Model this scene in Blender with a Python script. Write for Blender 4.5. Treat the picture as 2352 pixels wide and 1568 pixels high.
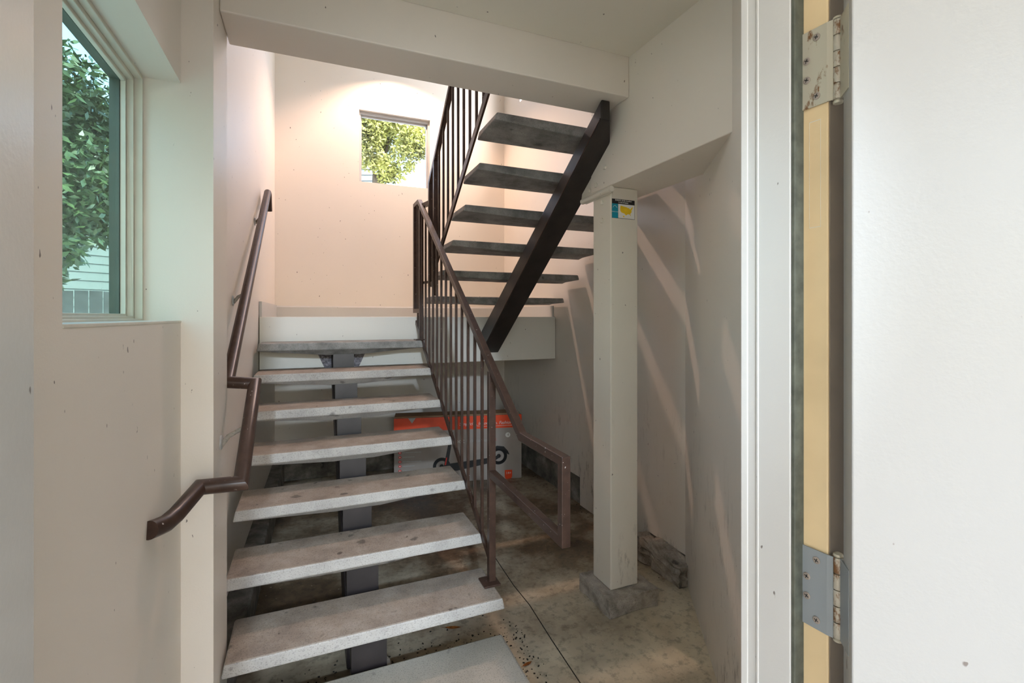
import bpy, bmesh, math, random
from mathutils import Vector, Matrix, noise
random.seed(7)
sc = bpy.context.scene
C = sc.collection
for o in list(bpy.data.objects): bpy.data.objects.remove(o)
R = math.radians
EYE = 1.57            # eye height; the build coordinates have the lens at (0,0,0)

# ------------------------------------------------------------------ camera, world, sun, exposure
F = 1110.75
cam = bpy.data.cameras.new('camera'); camo = bpy.data.objects.new('camera', cam); C.objects.link(camo)
cam.sensor_width = 36; cam.lens = F/2352*36; cam.shift_y = -57.3/2352; cam.clip_start = 0.02
camo.location = (0, 0, EYE); camo.rotation_euler = (R(90), 0, -0.3965)
sc.camera = camo
W = bpy.data.worlds.new('sky'); sc.world = W; W.use_nodes = True
nt = W.node_tree; nt.nodes.clear()
out = nt.nodes.new('ShaderNodeOutputWorld'); bg = nt.nodes.new('ShaderNodeBackground')
sky = nt.nodes.new('ShaderNodeTexSky'); sky.sky_type = 'NISHITA'; sky.sun_disc = False
sky.sun_elevation = R(52); sky.sun_rotation = R(160); sky.air_density = 1.2; sky.dust_density = 2.5
nt.links.new(sky.outputs[0], bg.inputs[0]); nt.links.new(bg.outputs[0], out.inputs[0])
bg.inputs[1].default_value = 1.3
sun = bpy.data.lights.new('sun', 'SUN'); sun.energy = 8.0; sun.angle = R(0.6); sun.color = (1, .93, .8)
suno = bpy.data.objects.new('sun', sun); C.objects.link(suno)
suno.rotation_euler = Vector((.03, -.62, .78)).to_track_quat('Z', 'Y').to_euler()
LAMP = 2700.0; LOBBY = 13.0; FILL = 430.0
sc.view_settings.view_transform = 'Standard'; sc.view_settings.look = 'None'
sc.view_settings.exposure = 0.42; sc.view_settings.gamma = 1; sc.view_settings.use_curve_mapping = False
sc.cycles.max_bounces = 12; sc.cycles.diffuse_bounces = 8; sc.cycles.transparent_max_bounces = 16
sc.cycles.sample_clamp_indirect = 6; sc.cycles.caustics_reflective = False; sc.cycles.caustics_refractive = False
try: sc.cycles.use_denoising = True
except Exception: pass

# ------------------------------------------------------------------ materials
def nodes_mat(name):
    m = bpy.data.materials.new(name); m.use_nodes = True
    n = m.node_tree.nodes; l = m.node_tree.links
    return m, n, l, n['Principled BSDF']
def coords(n, l, scale=(1,1,1), rot=(0,0,0)):
    g = n.new('ShaderNodeNewGeometry'); mp = n.new('ShaderNodeMapping')
    mp.inputs['Scale'].default_value = scale; mp.inputs['Rotation'].default_value = rot
    l.new(g.outputs['Position'], mp.inputs[0]); return mp.outputs[0]
def noise_tex(n, l, vec, scale, detail=4, rough=.55):
    t = n.new('ShaderNodeTexNoise'); t.inputs['Scale'].default_value = scale
    t.inputs['Detail'].default_value = detail; t.inputs['Roughness'].default_value = rough
    l.new(vec, t.inputs['Vector']); return t.outputs[0]
def ramp(n, l, fac, stops):
    r = n.new('ShaderNodeValToRGB'); e = r.color_ramp.elements
    while len(e) > 1: e.remove(e[-1])
    e[0].position = stops[0][0]; e[0].color = (*stops[0][1], 1)
    for p, c in stops[1:]:
        x = e.new(p); x.color = (*c, 1)
    l.new(fac, r.inputs[0]); return r.outputs[0]
def g3(v): return (v, v, v)
def mix(n, l, a, b, fac, mode='MIX'):
    x = n.new('ShaderNodeMix'); x.data_type = 'RGBA'; x.blend_type = mode
    for s, v in ((x.inputs[0], fac), (x.inputs[6], a), (x.inputs[7], b)):
        if hasattr(v, 'default_value') or hasattr(v, 'is_linked'): l.new(v, s)
        elif isinstance(v, (int, float)): s.default_value = v
        else: s.default_value = (*v, 1)
    return x.outputs[2]
def bump(n, l, b, h, strength=.3, dist=.01):
    x = n.new('ShaderNodeBump'); x.inputs['Strength'].default_value = strength; x.inputs['Distance'].default_value = dist
    l.new(h, x.inputs['Height']); l.new(x.outputs[0], b.inputs['Normal'])
def simple(name, col, rough=.5, metal=0, var=.08, scale=14, bmp=.05):
    m, n, l, b = nodes_mat(name)
    v = coords(n, l); t = noise_tex(n, l, v, scale)
    c = ramp(n, l, t, [(.3, tuple(x*(1-var) for x in col)), (.7, tuple(min(1, x*(1+var)) for x in col))])
    l.new(c, b.inputs['Base Color']); b.inputs['Roughness'].default_value = rough; b.inputs['Metallic'].default_value = metal
    if bmp: bump(n, l, b, t, bmp, .004)
    return m
def paint(name, col, rough=.42, specks=.5, scuff=0):
    m, n, l, b = nodes_mat(name)
    v = coords(n, l)
    base = ramp(n, l, noise_tex(n, l, v, 1.3, 3), [(.3, tuple(x*.96 for x in col)), (.7, col)])
    v2 = coords(n, l, (1, 1, .55))
    s = ramp(n, l, noise_tex(n, l, v2, 62, 2, .4), [(.205 + .02*specks, g3(.9)), (.225 + .02*specks, g3(0))])
    c = mix(n, l, base, (.13, .11, .10), s)
    if scuff:
        v3 = coords(n, l, (5, 5, 1.3), (0, .15, 0))
        s3 = ramp(n, l, noise_tex(n, l, v3, 5, 7, .78), [(.555 - .02*scuff, g3(0)), (.66 - .02*scuff, g3(.85))])
        g = n.new('ShaderNodeSeparateXYZ'); gg = n.new('ShaderNodeNewGeometry'); l.new(gg.outputs['Position'], g.inputs[0])
        mr = n.new('ShaderNodeMapRange'); mr.inputs[1].default_value = 1.1; mr.inputs[2].default_value = .05
        l.new(g.outputs[2], mr.inputs[0])
        pm = ramp(n, l, noise_tex(n, l, v, 2.3, 2, .5), [(.46, g3(0)), (.60, g3(1))]); s3 = mix(n, l, s3, pm, 1.0, 'MULTIPLY')
        mu = n.new('ShaderNodeMath'); mu.operation = 'MULTIPLY'; l.new(s3, mu.inputs[0]); l.new(mr.outputs[0], mu.inputs[1])
        c = mix(n, l, c, (.12, .10, .085), mu.outputs[0])
    l.new(c, b.inputs['Base Color']); b.inputs['Roughness'].default_value = rough
    b.inputs['Specular IOR Level'].default_value = .35
    bump(n, l, b, noise_tex(n, l, v, 160, 3), .12, .002)
    return m
M = {}
M['wall'] = paint('wall_paint', (.73, .68, .61), scuff=0)
M['wallscuff'] = paint('scuffed_wall_paint', (.69, .645, .585), scuff=1)
M['post'] = paint('post_paint', (.69, .655, .575), scuff=.9, specks=1)
M['ceil'] = paint('ceiling_paint', (.70, .665, .585))
M['fascia'] = paint('fascia_paint', (.66, .65, .60), scuff=0)
M['trim'] = paint('trim_paint', (.50, .50, .485), rough=.3)
M['door'] = paint('door_paint', (.34, .345, .34), rough=.35, specks=.3)
M['brown'] = simple('brown_enamel', (.045, .025, .018), .36, 0, .25, 30)
M['brown'].node_tree.nodes['Principled BSDF'].inputs['Specular IOR Level'].default_value = .3
def chips(m):
    n = m.node_tree.nodes; l = m.node_tree.links; b = n['Principled BSDF']
    src = b.inputs['Base Color'].links[0].from_socket
    s = ramp(n, l, noise_tex(n, l, coords(n, l), 95, 2, .5), [(.735, g3(0)), (.75, g3(.8))])
    l.new(mix(n, l, src, (.55, .5, .46), s), b.inputs['Base Color'])
chips(M['brown'])
M['darksteel'] = simple('black_steel', (.022, .017, .015), .45, .0, .35, 9, .1)
M['stringer'] = simple('brown_black_steel', (.018, .014, .014), .45, 0, .35, 11, .15)
M['frame'] = simple('window_frame', (.62, .60, .52), .4, 0, .04)
M['extframe'] = simple('dark_exterior_frame', (.06, .08, .065), .6)
M['foam'] = simple('rough_grout', (.20, .19, .21), .9, 0, .7, 60, 1.0)
def dirt(m):
    n = m.node_tree.nodes; l = m.node_tree.links; b = n['Principled BSDF']; src = b.inputs['Base Color'].links[0].from_socket
    g = n.new('ShaderNodeNewGeometry'); sp_ = n.new('ShaderNodeSeparateXYZ'); l.new(g.outputs['True Normal'], sp_.inputs[0])
    k = ramp(n, l, sp_.outputs[2], [(.80, g3(0)), (.95, g3(1))])
    d = ramp(n, l, noise_tex(n, l, coords(n, l), 4.5, 7, .7), [(.3, (.50, .42, .36)), (.5, (.70, .62, .55)), (.72, (.92, .86, .80))])
    d2 = ramp(n, l, noise_tex(n, l, coords(n, l, (1, 1, 1)), 19, 1, .3), [(.225, (.40, .38, .37)), (.245, g3(1))])
    d = mix(n, l, d, d2, 1.0, 'MULTIPLY')
    l.new(mix(n, l, src, mix(n, l, src, d, 1.0, 'MULTIPLY'), k), b.inputs['Base Color'])
def concrete(name, dark, mid, light, scale=6, speck=True, rough=.75):
    m, n, l, b = nodes_mat(name)
    v = coords(n, l)
    a = ramp(n, l, noise_tex(n, l, v, scale, 8, .62), [(.3, dark), (.5, mid), (.72, light)])
    if speck:
        s = ramp(n, l, noise_tex(n, l, v, 190, 2, .5), [(.34, g3(.62)), (.46, g3(1)), (.6, g3(1)), (.72, g3(1.0))])
        a = mix(n, l, a, s, .8, 'MULTIPLY')
        p = n.new('ShaderNodeTexVoronoi'); p.inputs['Scale'].default_value = 55; l.new(v, p.inputs['Vector'])
        pr = ramp(n, l, p.outputs['Distance'], [(.0, g3(.35)), (.09, g3(1))])
        a = mix(n, l, a, pr, .55, 'MULTIPLY')
        q = ramp(n, l, noise_tex(n, l, v, 13, 2, .4), [(.24, g3(.35)), (.30, g3(1))])
        a = mix(n, l, a, q, .8, 'MULTIPLY')
    l.new(a, b.inputs['Base Color']); b.inputs['Roughness'].default_value = rough
    bump(n, l, b, noise_tex(n, l, v, 120, 4, .7), .35, .003)
    return m
M['tread'] = concrete('precast_concrete', (.30, .285, .27), (.39, .375, .35), (.46, .44, .41))
dirt(M['tread'])
M['pad'] = concrete('pale_step_concrete', (.33, .325, .28), (.43, .42, .37), (.54, .52, .46), 2.2)
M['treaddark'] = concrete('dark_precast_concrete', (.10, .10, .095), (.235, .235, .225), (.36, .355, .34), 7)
M['rough'] = concrete('rough_concrete', (.16, .145, .12), (.33, .30, .26), (.50, .45, .39), 12)
M['curb'] = concrete('dark_curb_concrete', (.06, .055, .048), (.16, .15, .13), (.34, .32, .28), 8)
# floor: stained slab
def floor_mat():
    m, n, l, b = nodes_mat('stained_slab')
    v = coords(n, l)
    st = noise_tex(n, l, v, 1.9, 9, .66)
    a = ramp(n, l, st, [(.36, (.07, .044, .025)), (.46, (.16, .11, .065)), (.53, (.31, .255, .18)), (.66, (.50, .45, .35))])
    # paler tone towards the doorway side, broken up by noise
    sp = n.new('ShaderNodeSeparateXYZ'); gg = n.new('ShaderNodeNewGeometry'); l.new(gg.outputs['Position'], sp.inputs[0])
    mr = n.new('ShaderNodeMapRange'); mr.inputs[1].default_value = 2.9; mr.inputs[2].default_value = 1.9
    l.new(sp.outputs[1], mr.inputs[0])
    nn = n.new('ShaderNodeMath'); nn.operation = 'MULTIPLY'; l.new(mr.outputs[0], nn.inputs[0]); l.new(noise_tex(n, l, v, 3.1, 5), nn.inputs[1])
    a = mix(n, l, a, (.80, .74, .56), nn.outputs[0])
    a = mix(n, l, a, ramp(n, l, noise_tex(n, l, v, 24, 6, .7), [(.36, g3(.35)), (.5, g3(1))]), .6, 'MULTIPLY')
    s = ramp(n, l, noise_tex(n, l, v, 60, 2, .5), [(.70, g3(0)), (.74, g3(.7))])
    a = mix(n, l, a, (.55, .5, .42), s)
    l.new(a, b.inputs['Base Color'])
    rr = ramp(n, l, st, [(.35, g3(.30)), (.6, g3(.6))]); l.new(rr, b.inputs['Roughness'])
    bump(n, l, b, noise_tex(n, l, v, 40, 6, .7), .25, .004)
    return m
M['floor'] = floor_mat()
M['ground'] = concrete('outdoor_paving', (.28, .27, .25), (.38, .37, .35), (.46, .45, .42), 2, False, .9)
M['beige'] = simple('old_beige_frame_paint', (.66, .52, .31), .45, 0, .10, 6)
M['taupe'] = simple('dark_taupe', (.15, .125, .095), .6, 0, .15, 9)
M['gasket'] = simple('grey_green_weatherstrip', (.075, .08, .062), .7, 0, .35, 40, .3)
def rusty(name, col, amount):
    m, n, l, b = nodes_mat(name)
    v = coords(n, l, (1, 1, .5))
    s = ramp(n, l, noise_tex(n, l, v, 60, 7, .7), [(.60-amount, g3(0)), (.68-amount, g3(1))])
    c = mix(n, l, col, (.17, .085, .035), s); l.new(c, b.inputs['Base Color'])
    b.inputs['Metallic'].default_value = .25; b.inputs['Roughness'].default_value = .45
    return m
M['hingerust'] = rusty('rust_speckled_hinge', (.44, .42, .34), .03)
M['hinge'] = rusty('dull_zinc_hinge', (.26, .29, .31), -.06)
M['knuckle'] = rusty('rusty_knuckle', (.42, .40, .34), .10)
M['screw'] = rusty('worn_screw', (.30, .26, .23), .0)
def glass(name, tint, gl=.06):
    m = bpy.data.materials.new(name); m.use_nodes = True; n = m.node_tree.nodes; l = m.node_tree.links; n.clear()
    o = n.new('ShaderNodeOutputMaterial'); t = n.new('ShaderNodeBsdfTransparent'); t.inputs[0].default_value = (*tint, 1)
    g = n.new('ShaderNodeBsdfGlossy'); g.inputs['Roughness'].default_value = .02; mx = n.new('ShaderNodeMixShader')
    fr = n.new('ShaderNodeLayerWeight'); fr.inputs[0].default_value = .5
    pw = n.new('ShaderNodeMath'); pw.operation = 'POWER'; pw.inputs[1].default_value = 4; l.new(fr.outputs['Facing'], pw.inputs[0])
    ad = n.new('ShaderNodeMath'); ad.operation = 'MULTIPLY_ADD'; ad.inputs[1].default_value = .35; ad.inputs[2].default_value = .025; l.new(pw.outputs[0], ad.inputs[0])
    l.new(ad.outputs[0], mx.inputs[0]); l.new(t.outputs[0], mx.inputs[1]); l.new(g.outputs[0], mx.inputs[2]); l.new(mx.outputs[0], o.inputs[0])
    return m
M['glassteal'] = glass('teal_tinted_glass', (.58, .72, .68))
M['glass'] = glass('clear_glass', (.93, .96, .96))
M['leafL'] = simple('broad_leaf', (.065, .10, .042), .3, 0, .6, 3, 0)
M['leafB'] = simple('yellow_green_leaf', (.36, .36, .10), .5, 0, .85, 2.2, 0)
for k in ('leafL', 'leafB'):
    b = M[k].node_tree.nodes['Principled BSDF']
M['bark'] = simple('bark', (.12, .09, .06), .9)
M['siding'] = simple('grey_lap_siding', (.17, .185, .185), .6, 0, .05, 5)
M['fence'] = simple('weathered_fence', (.20, .185, .18), .8, 0, .35, 4, .3)
M['orange'] = simple('orange_print', (.80, .07, .015), .35, 0, .06, 20, 0)
M['cardgrey'] = simple('warm_grey_print', (.33, .29, .26), .4, 0, .05, 10, 0)
M['kraft'] = simple('kraft_card', (.30, .18, .10), .8)
M['ink'] = simple('black_print', (.012, .012, .014), .4, 0, 0, 10, 0)
M['white'] = simple('white_print', (.75, .75, .73), .5, 0, 0, 10, 0)
M['silver'] = simple('silver_print', (.40, .40, .40), .4, 0, .1, 60, 0)
M['red'] = simple('red_print', (.75, .04, .03), .4, 0, 0, 10, 0)
M['teal'] = simple('teal_print', (.0, .25, .36), .5, 0, .05, 10, 0)
M['yellow'] = simple('yellow_print', (.78, .52, .01), .5, 0, .1, 40, 0)
M['dryleaf'] = simple('dry_leaf', (.42, .15, .03), .6, 0, .5, 60, .2)
M['debris'] = simple('dark_debris', (.03, .025, .02), .9, 0, .9, 90, .8)
mm, n_, l_, b_ = nodes_mat('warm_glow'); b_.inputs['Base Color'].default_value = (1, .8, .6, 1)
b_.inputs['Emission Color'].default_value = (1, .66, .49, 1); b_.inputs['Emission Strength'].default_value = LAMP
M['glow'] = mm
mm, n_, l_, b_ = nodes_mat('neutral_glow'); b_.inputs['Base Color'].default_value = (1, 1, 1, 1)
b_.inputs['Emission Color'].default_value = (.93, .97, 1, 1); b_.inputs['Emission Strength'].default_value = LOBBY
M['coolglow'] = mm

# ------------------------------------------------------------------ mesh helpers (coordinates relative to the lens)
WL = {}
def bm_new(): return bmesh.new()
def box(bm, x0, x1, y0, y1, z0, z1):
    v = [bm.verts.new((x, y, z)) for x in (x0, x1) for y in (y0, y1) for z in (z0, z1)]
    for f in ((0,1,3,2), (4,6,7,5), (0,4,5,1), (2,3,7,6), (0,2,6,4), (1,5,7,3)): bm.faces.new([v[i] for i in f])
    return v
def prism(bm, pts, vec):
    a = [bm.verts.new(p) for p in pts]; b = [bm.verts.new(Vector(p)+Vector(vec)) for p in pts]
    bm.faces.new(a[::-1]); bm.faces.new(b); k = len(pts)
    for i in range(k): bm.faces.new((a[i], a[(i+1) % k], b[(i+1) % k], b[i]))
def slab(bm, pts, z0, z1): prism(bm, [(p[0], p[1], z0) for p in pts], (0, 0, z1-z0))
def bar(bm, a, b, w, h=None, up=(0, 0, 1)):
    """rectangular bar from a to b, w across, h in the up direction"""
    h = h or w; a = Vector(a); b = Vector(b); d = (b-a).normalized(); up = Vector(up)
    if abs(d.dot(up)) > .99: up = Vector((0, 1, 0))
    s = d.cross(up).normalized(); t = s.cross(d).normalized()
    pts = [a + s*(w/2*i) + t*(h/2*j) for i, j in ((-1,-1), (1,-1), (1,1), (-1,1))]
    prism(bm, pts, b-a)
def sweep(bm, path, r, seg=16, square=False, rb=None):
    """mitred tube along a polyline"""
    P = [Vector(p) for p in path]; rings = []
    for i, p in enumerate(P):
        if i == 0: t = (P[1]-P[0]).normalized(); ax = t
        elif i == len(P)-1: t = (P[-1]-P[-2]).normalized(); ax = t
        else:
            t0 = (P[i]-P[i-1]).normalized(); t1 = (P[i+1]-P[i]).normalized(); t = t0; ax = (t0+t1).normalized()
        if i == 0:
            ref = Vector((1, 0, 0)) if abs(t.x) < .9 else Vector((0, 0, 1))
            s = (ref - t*ref.dot(t)).normalized(); u = t.cross(s)
            if square: angs = [(1,1), (-1,1), (-1,-1), (1,-1)]
            else: angs = [(math.cos(2*math.pi*k/seg), math.sin(2*math.pi*k/seg)) for k in range(seg)]
            cur = [p + s*(a*r) + u*(b*(rb or r)) for a, b in angs]
        else:
            prev = rings[-1]; tt = (P[i]-P[i-1]).normalized(); cur = []
            for q in prev:
                k = (P[i]-q).dot(ax)/tt.dot(ax); cur.append(q + tt*k)
        rings.append(cur)
    V = [[bm.verts.new(q) for q in ring] for ring in rings]; k = len(V[0])
    for a, b in zip(V, V[1:]):
        for i in range(k): bm.faces.new((a[i], a[(i+1) % k], b[(i+1) % k], b[i]))
    bm.faces.new(V[0][::-1]); bm.faces.new(V[-1])
def cyl(bm, a, b, r, seg=16): sweep(bm, [a, b], r, seg)
def disc_stack(bm, c, axis, prof, seg=20):
    """lathe: prof = [(offset along axis, radius)]"""
    ax = Vector(axis).normalized(); ref = Vector((0, 0, 1)) if abs(ax.z) < .9 else Vector((1, 0, 0))
    s = ax.cross(ref).normalized(); t = ax.cross(s); c = Vector(c)
    V = [[bm.verts.new(c + ax*o + (s*math.cos(2*math.pi*k/seg) + t*math.sin(2*math.pi*k/seg))*max(r, 1e-4)) for k in range(seg)] for o, r in prof]
    for a, b in zip(V, V[1:]):
        for i in range(seg): bm.faces.new((a[i], a[(i+1) % seg], b[(i+1) % seg], b[i]))
    bm.faces.new(V[0][::-1]); bm.faces.new(V[-1])
def finish(name, bm, mat, parent=None, bev=0, smooth=False, seg=2, angle=35):
    if bev: 
        bmesh.ops.remove_doubles(bm, verts=bm.verts, dist=1e-6)
    bmesh.ops.recalc_face_normals(bm, faces=bm.faces)
    xs = [v.co for v in bm.verts]
    lo = Vector((min(v.x for v in xs), min(v.y for v in xs), min(v.z for v in xs)))
    hi = Vector((max(v.x for v in xs), max(v.y for v in xs), max(v.z for v in xs)))
    o0 = Vector(((lo.x+hi.x)/2, (lo.y+hi.y)/2, lo.z))
    bmesh.ops.translate(bm, verts=bm.verts, vec=-o0)
    me = bpy.data.meshes.new(name); bm.to_mesh(me); bm.free()
    me.materials.append(M[mat] if isinstance(mat, str) else mat)
    ob = bpy.data.objects.new(name, me); C.objects.link(ob)
    w = o0 + Vector((0, 0, EYE)); WL[ob.name] = w
    if parent is not None:
        ob.parent = parent; ob.location = w - WL[parent.name]
    else: ob.location = w
    if smooth:
        for p in me.polygons: p.use_smooth = True
        try:
            me.set_sharp_from_angle(angle=R(angle))
        except Exception: pass
    if bev:
        md = ob.modifiers.new('bevel', 'BEVEL'); md.width = bev; md.segments = seg; md.limit_method = 'ANGLE'; md.angle_limit = R(30)
    return ob
def tag(o, label=None, cat=None, group=None, kind=None):
    if label: o['label'] = label
    if cat: o['category'] = cat
    if group: o['group'] = group
    if kind: o['kind'] = kind
    return o
def thing(name, base, label, cat, group=None):
    o = bpy.data.objects.new(name, None); C.objects.link(o); o.empty_display_size = .1
    o.location = Vector(base) + Vector((0, 0, EYE)); WL[o.name] = o.location.copy()
    return tag(o, label, cat, group)
def struct(name, bm, mat, bev=0, parent=None):
    o = finish(name, bm, mat, parent, bev)
    if parent is None: o['kind'] = 'structure'
    return o
def text_mesh(name, body, size, pos, xdir, ydir, mat, parent, ext=.0008, shear=0, sx=1):
    cu = bpy.data.curves.new('t', 'FONT'); cu.body = body; cu.size = size; cu.extrude = ext; cu.align_x = 'CENTER'; cu.align_y = 'CENTER'; cu.shear = shear; cu.resolution_u = 3
    ob = bpy.data.objects.new('t', cu); C.objects.link(ob)
    dg = bpy.context.evaluated_depsgraph_get(); me = bpy.data.meshes.new_from_object(ob.evaluated_get(dg))
    bpy.data.objects.remove(ob); bm = bmesh.new(); bm.from_mesh(me)
    x = Vector(xdir).normalized(); y = Vector(ydir).normalized(); z = x.cross(y)
    mt = Matrix((( x.x*sx, y.x, z.x, pos[0]), (x.y*sx, y.y, z.y, pos[1]), (x.z*sx, y.z, z.z, pos[2]), (0, 0, 0, 1)))
    bmesh.ops.transform(bm, matrix=mt, verts=bm.verts)
    return finish(name, bm, mat, parent)

# ------------------------------------------------------------------ the building shell
ZF = -1.57; ZC = 1.30; ZR = 4.2; YB = 5.2; XR_ = 2.08
en = Vector((-.087, .996, 0)); et = Vector((.996, .087, 0))
b = bm_new(); slab(b, [(-.8, .42), (2.4, .42), (2.4, 5.5), (-.8, 5.5)], ZF-.15, ZF); struct('floor', b, 'floor')
# wall with the big window (left), opening Y 1.06..1.90, Z -.015..0.77
XW = -.393; XO = -.565
b = bm_new()
box(b, XO, XW, .40, 1.068, ZF, ZC); box(b, XO, XW, 1.068, 1.9, ZF, -.015); box(b, XO, XW, 1.068, 1.9, .772, ZC)
struct('wall_left', b, 'wall')
# pier between window wall and stair wall (its front face is also the window reveal)
b = bm_new(); box(b, XO+.003, -.30, 1.9, 2.19, ZF, ZR); struct('wall_pier', b, 'wall')
# stair-side wall, very slightly splayed
b = bm_new()
slab(b, [(-.55, 2.19), (-.382, 2.19), (-.310, YB), (-.55, YB)], -1.36, ZR); struct('wall_stair_side', b, 'wall')
b = bm_new(); slab(b, [(-.55, 2.19), (-.30, 2.19), (-.26, 2.6), (-.22, YB), (-.55, YB)], ZF, -1.36)
for v in b.verts:
    if v.co.x > -.5: v.co.x += random.uniform(-.012, .012); 
struct('trim_1', b, 'curb', .012)
# back wall with the small window
WX0, WX1, WZ0, WZ1 = .472, 1.211, 1.392, 2.135
b = bm_new()
x0, x1, y0, y1 = -.60, XR_+.2, YB, YB+.16
box(b, x0, WX0, y0, y1, ZF, 2.9); box(b, WX1, x1, y0, y1, ZF, 2.9); box(b, x0, .0, y0, y1, 2.9, ZR); box(b, 1.9, x1, y0, y1, 2.9, ZR); box(b, WX0, WX1, y0, y1, ZF, WZ0)
box(b, WX0, WX1, y0, y1, WZ1, 2.9)
box(b, .0, 1.9, y0, y1, 4.0, ZR)      # clerestory opening above the landing
struct('wall_back', b, 'wall')
b = bm_new(); box(b, -.23, XR_-.06, YB-.13, YB, ZF, -1.41); struct('trim_2', b, 'curb', .01)
# right wall
b = bm_new()
box(b, XR_, XR_+.2, 2.275, 3.1, -1.43, ZR); box(b, XR_, XR_+.2, 3.1, 3.5, ZF, ZR)
box(b, XR_, XR_+.2, 2.62, 3.1, ZF, -1.43)
box(b, XR_, XR_+.2, 3.5, 4.75, -1.34, 2.3); box(b, XR_, XR_+.2, 4.75, YB, ZF, ZR)
box(b, XR_, XR_+.2, 3.5, 4.75, 3.7, ZR)   # high opening 2.5..3.7
struct('wall_right', b, 'wallscuff')
b = bm_new(); box(b, XR_+.012, XR_+.2, 3.5, 4.75, ZF, -1.34); box(b, XR_+.02, XR_+.2, 2.275, 2.62, ZF, -1.43); struct('trim_3', b, 'curb')
# splayed wall towards the doorway
wd = Vector((.553, .833, 0)); nn = Vector((.833, -.553, 0))
p1 = Vector((2.08, 2.275, 0)); p0 = Vector((.985, .625, 0)); 
b = bm_new(); slab(b, [p0, p1, p1+Vector((.2, 0, 0)), p0+nn*.16], ZF, ZR); struct('wall_splayed', b, 'wallscuff')
# ceiling of the lower lobby, cross beam, roof
b = bm_new(); slab(b, [(-.6, .40), (2.4, .40), (2.4, 2.01), (-.6, 2.01)], ZC, ZC+.16); struct('ceiling', b, 'ceil')
b = bm_new(); box(b, -.30, 1.48, 2.012, 2.25, 1.10, ZC+.16); o = struct('trim_4', b, 'wall', .006)
b = bm_new(); slab(b, [(-.6, 1.9), (2.4, 1.9), (2.4, 5.4), (-.6, 5.4)], ZR, ZR+.12); struct('ceiling_upper', b, 'ceil')
b = bm_new(); box(b, -.30, 2.3, 1.9, 2.0, ZC+.16, ZR); struct('wall_upper_front', b, 'wall')
# boxed-in side beam over the post
b = bm_new(); slab(b, [(1.48, .66), (1.02, .66), (1.02, .72), (1.40, 1.24), (1.79, 1.79), (1.79, 2.37), (1.48, 2.37)][-1:] + [(1.48, 1.30), (1.79, 1.76), (1.79, 2.37)], .70, ZC+.16)
struct('trim_5', b, 'wall', .004)
# doorway wall (camera side), header
P = Vector((.657, .501, 0))            # hinge-side stop corner
def fr(a, s): return P + et*a + en*s   # frame coordinates: a across (+ = into jamb), s through the wall
OW = .857                              # clear width between the stops
b = bm_new()
slab(b, [fr(.075, -.035), fr(.33, -.035), Vector((2.4, .72, 0)), Vector((2.4, .95, 0)), fr(.33, .085), fr(.02, .085)], ZF, ZC+.3)
q = fr(-OW, 0)
slab(b, [fr(-OW-.06, -.035), fr(-OW-.02, .085), Vector((-.62, .52, 0)), Vector((-.62, .36, 0))], ZF, ZC+.3)
slab(b, [fr(-OW-.06, -.035), fr(-OW-.02, .085), fr(.02, .085), fr(.075, -.035)], .66, ZC+.3)
struct('wall_front', b, 'wall')
# ------------------------------------------------------------------ landing, baseboard
b = bm_new(); slab(b, [(-.335, 3.93), (2.075, 3.93), (2.075, YB), (-.312, YB)], -.385, -.003)
o = finish('landing', b, 'fascia', None, .003); tag(o, 'pale painted half landing between the two flights, flat scuffed front edge', 'landing', kind='structure')
b = bm_new(); box(b, -.31, XR_, YB-.018, YB, -.003, .092); prism(b, [(-.31, YB-.018, .092), (-.31, YB, .105), (-.31, YB, .092)], (XR_+.31, 0, 0))
struct('baseboard_back', b, 'trim')
b = bm_new(); slab(b, [(-.338, 3.95), (-.320, 3.95), (-.292, YB), (-.310, YB)], -.003, .11); struct('baseboard_left', b, 'trim')
b = bm_new(); box(b, XR_-.016, XR_, 3.97, YB, -.003, .10); struct('baseboard_right', b, 'trim')
# ------------------------------------------------------------------ windows
def window_left():
    b = bm_new(); y0, y1, z0, z1 = 1.068, 1.9, -.015, .772
    for (xa, xb, w) in ((-.515, -.494, .012), (-.532, -.515, .024), (-.545, -.532, .034)):
        box(b, xa, xb, y0, y0+w, z0, z1); box(b, xa, xb, y1-w, y1, z0, z1)
        box(b, xa, xb, y0+w, y1-w, z0, z0+w*.7); box(b, xa, xb, y0+w, y1-w, z1-w, z1)
    o = finish('window_1', b, 'frame', None, .0015); o['kind'] = 'structure'
    b = bm_new(); xa, xb = -.575, -.549; w = .030
    box(b, xa, xb, y0, y0+w, z0, z1); box(b, xa, xb, y1-w, y1, z0, z1); box(b, xa, xb, y0+w, y1-w, z0, z0+.02); box(b, xa, xb, y0+w, y1-w, z1-w, z1)
    finish('outer_frame', b, 'extframe', o)
    b = bm_new(); box(b, -.549, -.545, y0+.02, y1-.02, z0+.01, z1-.02); finish('pane', b, 'glassteal', o)
    b = bm_new(); box(b, -.52, XW+.002, y0, y1, z0-.006, z0+.002); finish('window_sill', b, 'frame', o, .002)
window_left()
def window_back():
    b = bm_new(); 
    for (ya, yb_, w) in ((YB+.04, YB+.07, .018), (YB+.07, YB+.10, .030)):
        box(b, WX0, WX0+w, ya, yb_, WZ0, WZ1); box(b, WX1-w, WX1, ya, yb_, WZ0, WZ1)
        box(b, WX0+w, WX1-w, ya, yb_, WZ0, WZ0+w*.6); box(b, WX0+w, WX1-w, ya, yb_, WZ1-w*1.6, WZ1)
    o = finish('window_2', b, 'trim', None, .002); o['kind'] = 'structure'
    b = bm_new(); box(b, WX0+.01, WX1-.01, YB+.083, YB+.087, WZ0+.01, WZ1-.02); finish('pane', b, 'glass', o)
window_back()
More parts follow.
